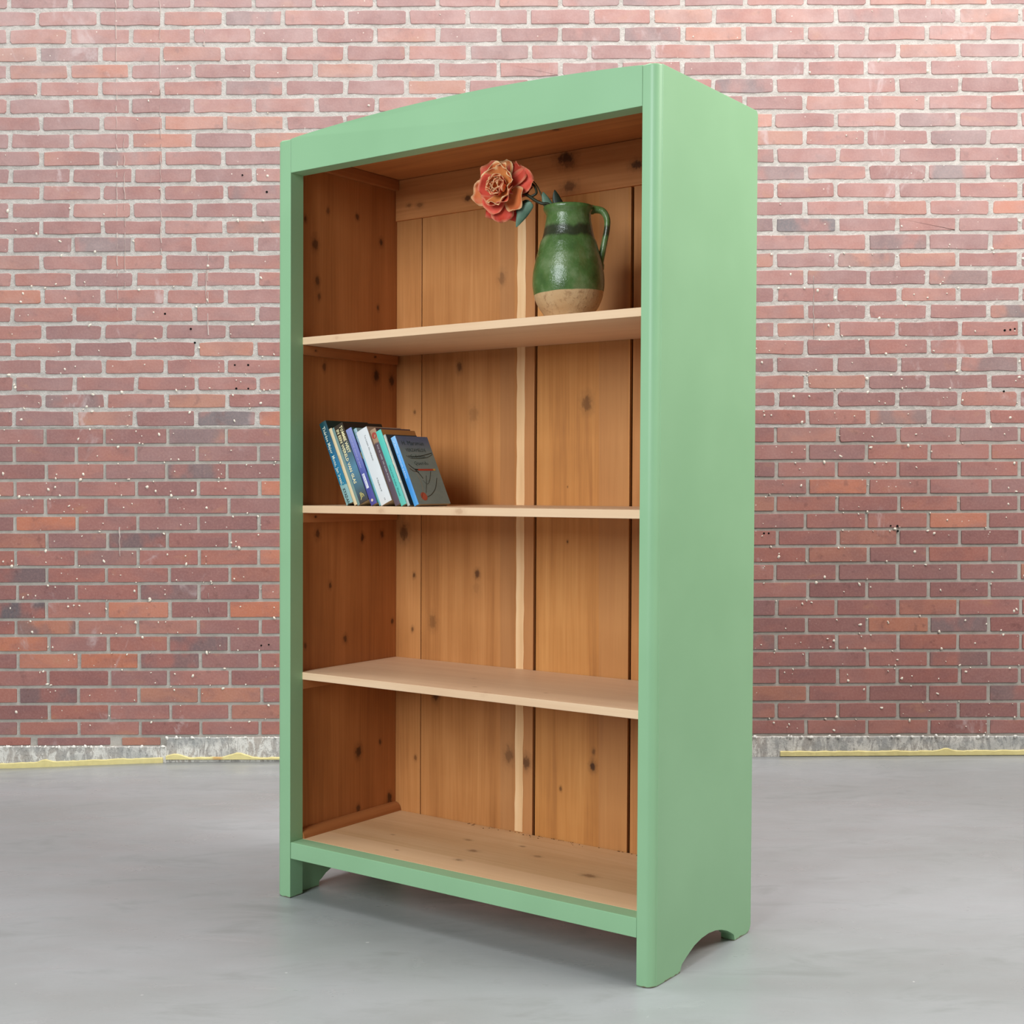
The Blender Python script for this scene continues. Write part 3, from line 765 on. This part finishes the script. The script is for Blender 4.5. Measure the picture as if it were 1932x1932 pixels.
def book(xl, yf, t, dpt, h, spine, cover, label, hard=False, backc=None):
    rt = empty('book', l2w(xl, yf, S2+.0004)); rt.rotation_euler = (Matrix.Rotation(YAW, 4, 'Z') @ Matrix.Rotation(-LEANB, 4, 'Y')).to_euler()
    tag(rt, label, 'book', 'books leaning on the second shelf from the top')
    ov = .0025 if hard else 0.; ct = .0018 if hard else .0006
    # spine: a gently rounded strip
    rnd = .0014 if not hard else .002
    n = 7; poly = [(t*i/(n-1), -rnd*math.sin(math.pi*i/(n-1))) for i in range(n)]+[(t, .0012), (0, .0012)]
    bm = bmesh.new(); prism(bm, poly, 2, 0, h); bm_obj('spine', bm, spine, rt, True, 40)
    bm = bmesh.new(); bm_box(bm, t-ct, t, .0014, dpt, 0, h); bm_obj('front_cover', bm, cover, rt)
    bm = bmesh.new(); bm_box(bm, 0, ct, .0014, dpt, 0, h); bm_obj('back_cover', bm, backc or cover, rt)
    bm = bmesh.new(); bm_box(bm, ct+.0001, t-ct-.0001, .0016, dpt-ov-.0005, ov+.0002, h-ov-.0002); bm_obj('page_block', bm, PAPER, rt)
    rt['T'] = t; rt['Hh'] = h; rt['R'] = rnd
    return rt
def spine_text(b, txt, u, top, size, col, bold=.0, sx=1.0, align='LEFT'):
    """runs down the spine; u = baseline across the thickness, top = start below the head"""
    t, h, rd = b['T'], b['Hh'], b['R']
    return text_mesh(txt, size, ink(col), b, lambda a, c: (u+c, -rd*math.sin(math.pi*min(1, max(0, (u+c)/t)))-.0003, h-top-a), bold=bold, sx=sx, align=align)
def face_text(b, txt, y, z, size, col, sx=1.0):
    return text_mesh(txt, size, ink(col), b, lambda a, c: (b['T']+.0003, y+a, z+c), sx=sx)
def spine_patch(b, name, z0, z1, col, u0=0., u1=None, e=.0002):
    t, rd = b['T'], b['R']; u1 = t if u1 is None else u1; n = 6; V, F = [], []
    for i in range(n+1):
        u = u0+(u1-u0)*i/n; y = -rd*math.sin(math.pi*min(1, max(0, u/t)))
        V += [(u, y-e, z0), (u, y-e, z1)]
    F = [(2*i, 2*i+2, 2*i+3, 2*i+1) for i in range(n)]
    return mk(name, V, F, ink(col) if isinstance(col, tuple) else col, b)
def disc(b, name, y, z, r, col, face='cover', ry=1., n=20):
    if face == 'cover': V = [(b['T']+.0003, y+r*math.cos(6.2832*i/n), z+r*ry*math.sin(6.2832*i/n)) for i in range(n)]
    else: V = [(y+r*math.cos(6.2832*i/n), -b['R']*math.sin(math.pi*min(1, max(0, (y+r*math.cos(6.2832*i/n))/b['T'])))-.0004, z+r*ry*math.sin(6.2832*i/n)) for i in range(n)]
    return mk(name, V, [tuple(range(n))], ink(col), b)
def ring(b, name, y, z, r, wd, col, n=24):
    V = []
    for i in range(n):
        a = 6.2832*i/n; V += [(b['T']+.0003, y+r*math.cos(a), z+r*math.sin(a)), (b['T']+.0003, y+(r-wd)*math.cos(a), z+(r-wd)*math.sin(a))]
    F = [(2*i, 2*((i+1) % n), 2*((i+1) % n)+1, 2*i+1) for i in range(n)]
    return mk(name, V, F, ink(col), b)
def stroke(b, name, pts, wd, col):
    """a flat printed line on the front cover, through (y, z) points"""
    P = cr([(b['T']+.0003, y, z) for y, z in pts], 4); V, F = [], []
    for i, p in enumerate(P):
        t = (P[min(i+1, len(P)-1)]-P[max(i-1, 0)]).normalized(); s = Vector((0, -t.z, t.y))*wd*.5
        V += [p+s, p-s]
    F = [(2*i, 2*i+1, 2*i+3, 2*i+2) for i in range(len(P)-1)]
    return mk(name, V, F, ink(col), b)

Y0 = .066
# 1 tall teal hardback
h = .2145
b1 = book(.1690, Y0, .0222, .150, h, grad('teal_spine', [(.0, srgb(140, 176, 174)), (.225, srgb(140, 176, 174)), (.235, srgb(28, 118, 146)), (.5, srgb(34, 112, 150)), (.75, srgb(26, 84, 108)), (1, srgb(18, 62, 66))], h), ink((20, 48, 44)),
          'tall dark teal hardback, leftmost of the leaning books', True)
spine_text(b1, 'Thérèse Major', .0062, .012, .0128, (216, 220, 200), .0002, sx=.92)
spine_text(b1, 'Mons, Jan Ireaal', .0062, .088, .0128, (216, 220, 200), .0002, sx=.92)
spine_text(b1, 'KYADAN', .0062, .174, .0118, (20, 32, 34), .0002, sx=.85)
# 2 thin cream booklet
b2 = book(.1936, Y0+.001, .0094, .135, .200, ink((224, 200, 158)), ink((104, 100, 84)), 'thin cream-spined booklet beside the tall teal hardback')
spine_text(b2, 'Verzen bij de zee', .0030, .07, .0042, (150, 120, 80))
# 3 thick brown to blue paperback
h = .2017
b3 = book(.2043, Y0+.001, .0368, .140, h, grad('brown_blue_spine', [(0, srgb(70, 62, 58)), (.1, srgb(74, 84, 92)), (.22, srgb(82, 110, 122)), (.45, srgb(88, 132, 156)), (.66, srgb(76, 96, 100)), (.82, srgb(72, 60, 46)), (1, srgb(56, 46, 36))], h), ink((44, 36, 30)),
          'thick paperback with cream capitals on a brown and blue spine')
spine_patch(b3, 'spine_edge', 0, h, (124, 150, 146), 0, .0085)
spine_text(b3, 'IN EEN WERELD VAN GLAS', .0122, .010, .0118, (240, 226, 176), .00028, sx=.98)
spine_text(b3, 'TOMMIE WEST', .0245, .006, .0118, (240, 226, 176), .00028, sx=.90)
text_mesh('Jh', .019, ink((236, 216, 120)), b3, lambda a, c: (.0175+a*.9, -b3['R']-.0003, .012+c))
# 4 purple paperback
h = .196
b4 = book(.2465, Y0+.0015, .0188, .128, h, grad('purple_spine', [(0, srgb(84, 78, 148)), (.35, srgb(74, 80, 152)), (.6, srgb(112, 116, 178)), (1, srgb(138, 146, 198))], h), grad('navy_green_cover', [(0, srgb(92, 148, 122)), (.38, srgb(92, 140, 120)), (.42, srgb(44, 38, 104)), (.8, srgb(44, 38, 100)), (.86, srgb(22, 84, 78)), (1, srgb(20, 70, 66))], h),
          'purple paperback with white lettering and a navy and green cover')
spine_text(b4, 'Leven met sterren en water', .0072, .018, .0074, (190, 188, 226))
spine_patch(b4, 'title_block', .042, .079, (228, 226, 236), .0045, .0125)
spine_text(b4, 'Quest & Lemo', .0062, .119, .0072, (70, 66, 160), sx=.72)
ring(b4, 'printed_ring', .0125, .122, .0125, .003, (196, 158, 84)); stroke(b4, 'printed_stroke', [(.007, .1), (.009, .092), (.014, .094)], .002, (200, 162, 84)); stroke(b4, 'printed_stroke', [(.008, .088), (.012, .064), (.017, .068), (.016, .09)], .002, (196, 158, 84))
disc(b4, 'printed_emblem', .009, .011, .0035, (226, 206, 190), 'spine')
# 5 pale blue paperback
h = .198
b5 = book(.2680, Y0+.006, .0098, .125, h, grad('pale_blue_spine', [(0, srgb(120, 180, 186)), (.5, srgb(150, 196, 212)), (1, srgb(150, 180, 186))], h), ink((150, 176, 180)), 'pale blue paperback tucked against the thick white one')
spine_text(b5, 'Alle Wegen', .0024, .008, .0082, (116, 104, 168))
# 6 thick white paperback
b6 = book(.2790, Y0, .0350, .122, .1892, ink((226, 226, 226)), ink((172, 144, 122)), 'thick white paperback with small black spine lettering', backc=ink((220, 220, 218)))
spine_text(b6, 'Ton Lemaire  Het onbekende', .0205, .017, .0062, (40, 40, 44), sx=.88)
spine_text(b6, 'A. Maandbroek W', .0145, .124, .0058, (40, 40, 44), sx=.8)
text_mesh('2', .008, ink((60, 60, 64)), b6, lambda a, c: (.016+a, -b6['R']-.0003, .008+c))
# 7 mauve paperback with red disc
h = .1925
b7 = book(.3190, Y0+.004, .0188, .125, h, grad('mauve_spine', [(0, srgb(98, 82, 92)), (.81, srgb(92, 74, 82)), (.83, srgb(168, 134, 106)), (1, srgb(172, 138, 110))], h), ink((84, 66, 72)), 'mauve brown paperback with a red disc at the spine head')
disc(b7, 'red_disc', .0096, .1765, .0078, (176, 72, 58), 'spine')
spine_text(b7, 'ROLF  DE  KAMER  VAN  ALLEEN  MUSICIEN', .0078, .04, .0056, (206, 198, 200), sx=.86)
# 8 turquoise paperback
h = .1890
b8 = book(.3405, Y0, .0164, .122, h, grad('turquoise_spine', [(0, srgb(98, 192, 178)), (.5, srgb(92, 190, 178)), (1, srgb(92, 200, 182))], h), grad('tan_olive_cover', [(0, srgb(44, 56, 64)), (.45, srgb(58, 64, 62)), (.74, srgb(104, 92, 66)), (.80, srgb(158, 112, 66)), (1, srgb(176, 124, 72))], h), 'turquoise paperback with a tan topped cover')
spine_text(b8, 'Lezen in het donker  Wereld', .0050, .088, .0078, (28, 98, 96), sx=.84)
# 9 thin torn booklet
b9 = book(.3588, Y0+.001, .0072, .112, .180, ink((176, 186, 180)), ink((52, 64, 72)), 'thin booklet with a torn whitish spine beside the blue book')
rr = random.Random(2); V = []
nz = 24
for i in range(nz):
    z = .058+(.176-.058)*i/(nz-1); u0 = .0008+rr.uniform(0, .0028); u1 = .0066+rr.uniform(-.001, .0006)
    V += [(u0, -.0017, z), (u1, -.0017, z)]
mk('torn_paper', V, [(2*i, 2*i+1, 2*i+3, 2*i+2) for i in range(nz-1)], ink((218, 212, 194)), b9)
# 10 blue book with grey green cover
h = .1727
m = N('grey_green_cover'); co = m.co(); a = m.noise(m.mul(co, (30, 30, 60)), 1, 4, .6); b_ = m.noise(co, 14, 3)
col = m.mix(a, srgb(114, 134, 132), srgb(142, 156, 150)); col = m.mix(m.mr(m.sep(co)[2], .12, .17, 0, .5), col, srgb(1.8, 1.6, 125)); MC10 = m.out(col, .5, .35)
b10 = book(.3800, Y0, .0138, .116, h, grad('blue_spine', [(0, srgb(84, 160, 220)), (.3, srgb(64, 144, 214)), (.7, srgb(92, 166, 228)), (1, srgb(140, 190, 234))], h), MC10, 'bright blue spined book with grey green cover, rightmost of the row', backc=ink((70, 140, 200)))
spine_text(b10, 'H. Marsman, Verzamelde gedichten', .0042, .010, .0072, (226, 240, 250), sx=.92)
face_text(b10, 'H. Marsman', .014, .150, .0155, (50, 74, 74), sx=1.05)
face_text(b10, 'VERZAMELDE', .020, .133, .0120, (62, 82, 80), sx=1.0)
face_text(b10, 'Gedichten', .028, .117, .0120, (60, 80, 78), sx=1.1)
face_text(b10, 'Querido', .034, .099, .0140, (56, 82, 82), sx=1.05)
stroke(b10, 'printed_line', [(.022, .1215), (.045, .1200), (.075, .1235), (.112, .1305)], .0016, (40, 46, 42))
stroke(b10, 'printed_line', [(.015, .1225), (.030, .1160), (.060, .1155), (.090, .1190), (.112, .1270)], .0012, (48, 56, 52))
stroke(b10, 'printed_pencil', [(.040, .0865), (.060, .0865), (.095, .0870)], .0046, (190, 66, 46))
stroke(b10, 'printed_pencil_point', [(.030, .0875), (.0345, .0868), (.040, .0865)], .0032, (44, 34, 28))
stroke(b10, 'printed_pencil_end', [(.095, .0870), (.099, .0871), (.103, .0872)], .0046, (222, 170, 70))
for pts, wd, c in (([(.012, .101), (.018, .095), (.030, .0865), (.040, .076), (.047, .064)], .0022, (52, 46, 40)), ([(.010, .100), (.016, .090), (.030, .078), (.034, .060), (.032, .035), (.020, .018), (.011, .007)], .0014, (170, 160, 140)),
                   ([(.012, .090), (.020, .084), (.032, .082), (.04, .08)], .0018, (60, 50, 44)), ([(.084, .083), (.072, .064), (.064, .056)], .0014, (52, 58, 54)), ([(.098, .066), (.080, .040), (.058, .024), (.040, .018)], .0016, (46, 52, 48)),
                   ([(.062, .072), (.052, .050), (.044, .036), (.040, .028)], .0012, (56, 60, 56)), ([(.066, .056), (.054, .050), (.044, .060)], .001, (60, 70, 66))):
    stroke(b10, 'printed_branch', pts, wd, c)
disc(b10, 'printed_red_blob', .028, .019, .0110, (188, 88, 66), 'cover', .95)
for b in (b1, b2, b3, b4, b5, b6, b7, b8, b9, b10):
    for k in ('T', 'Hh', 'R'): del b[k]
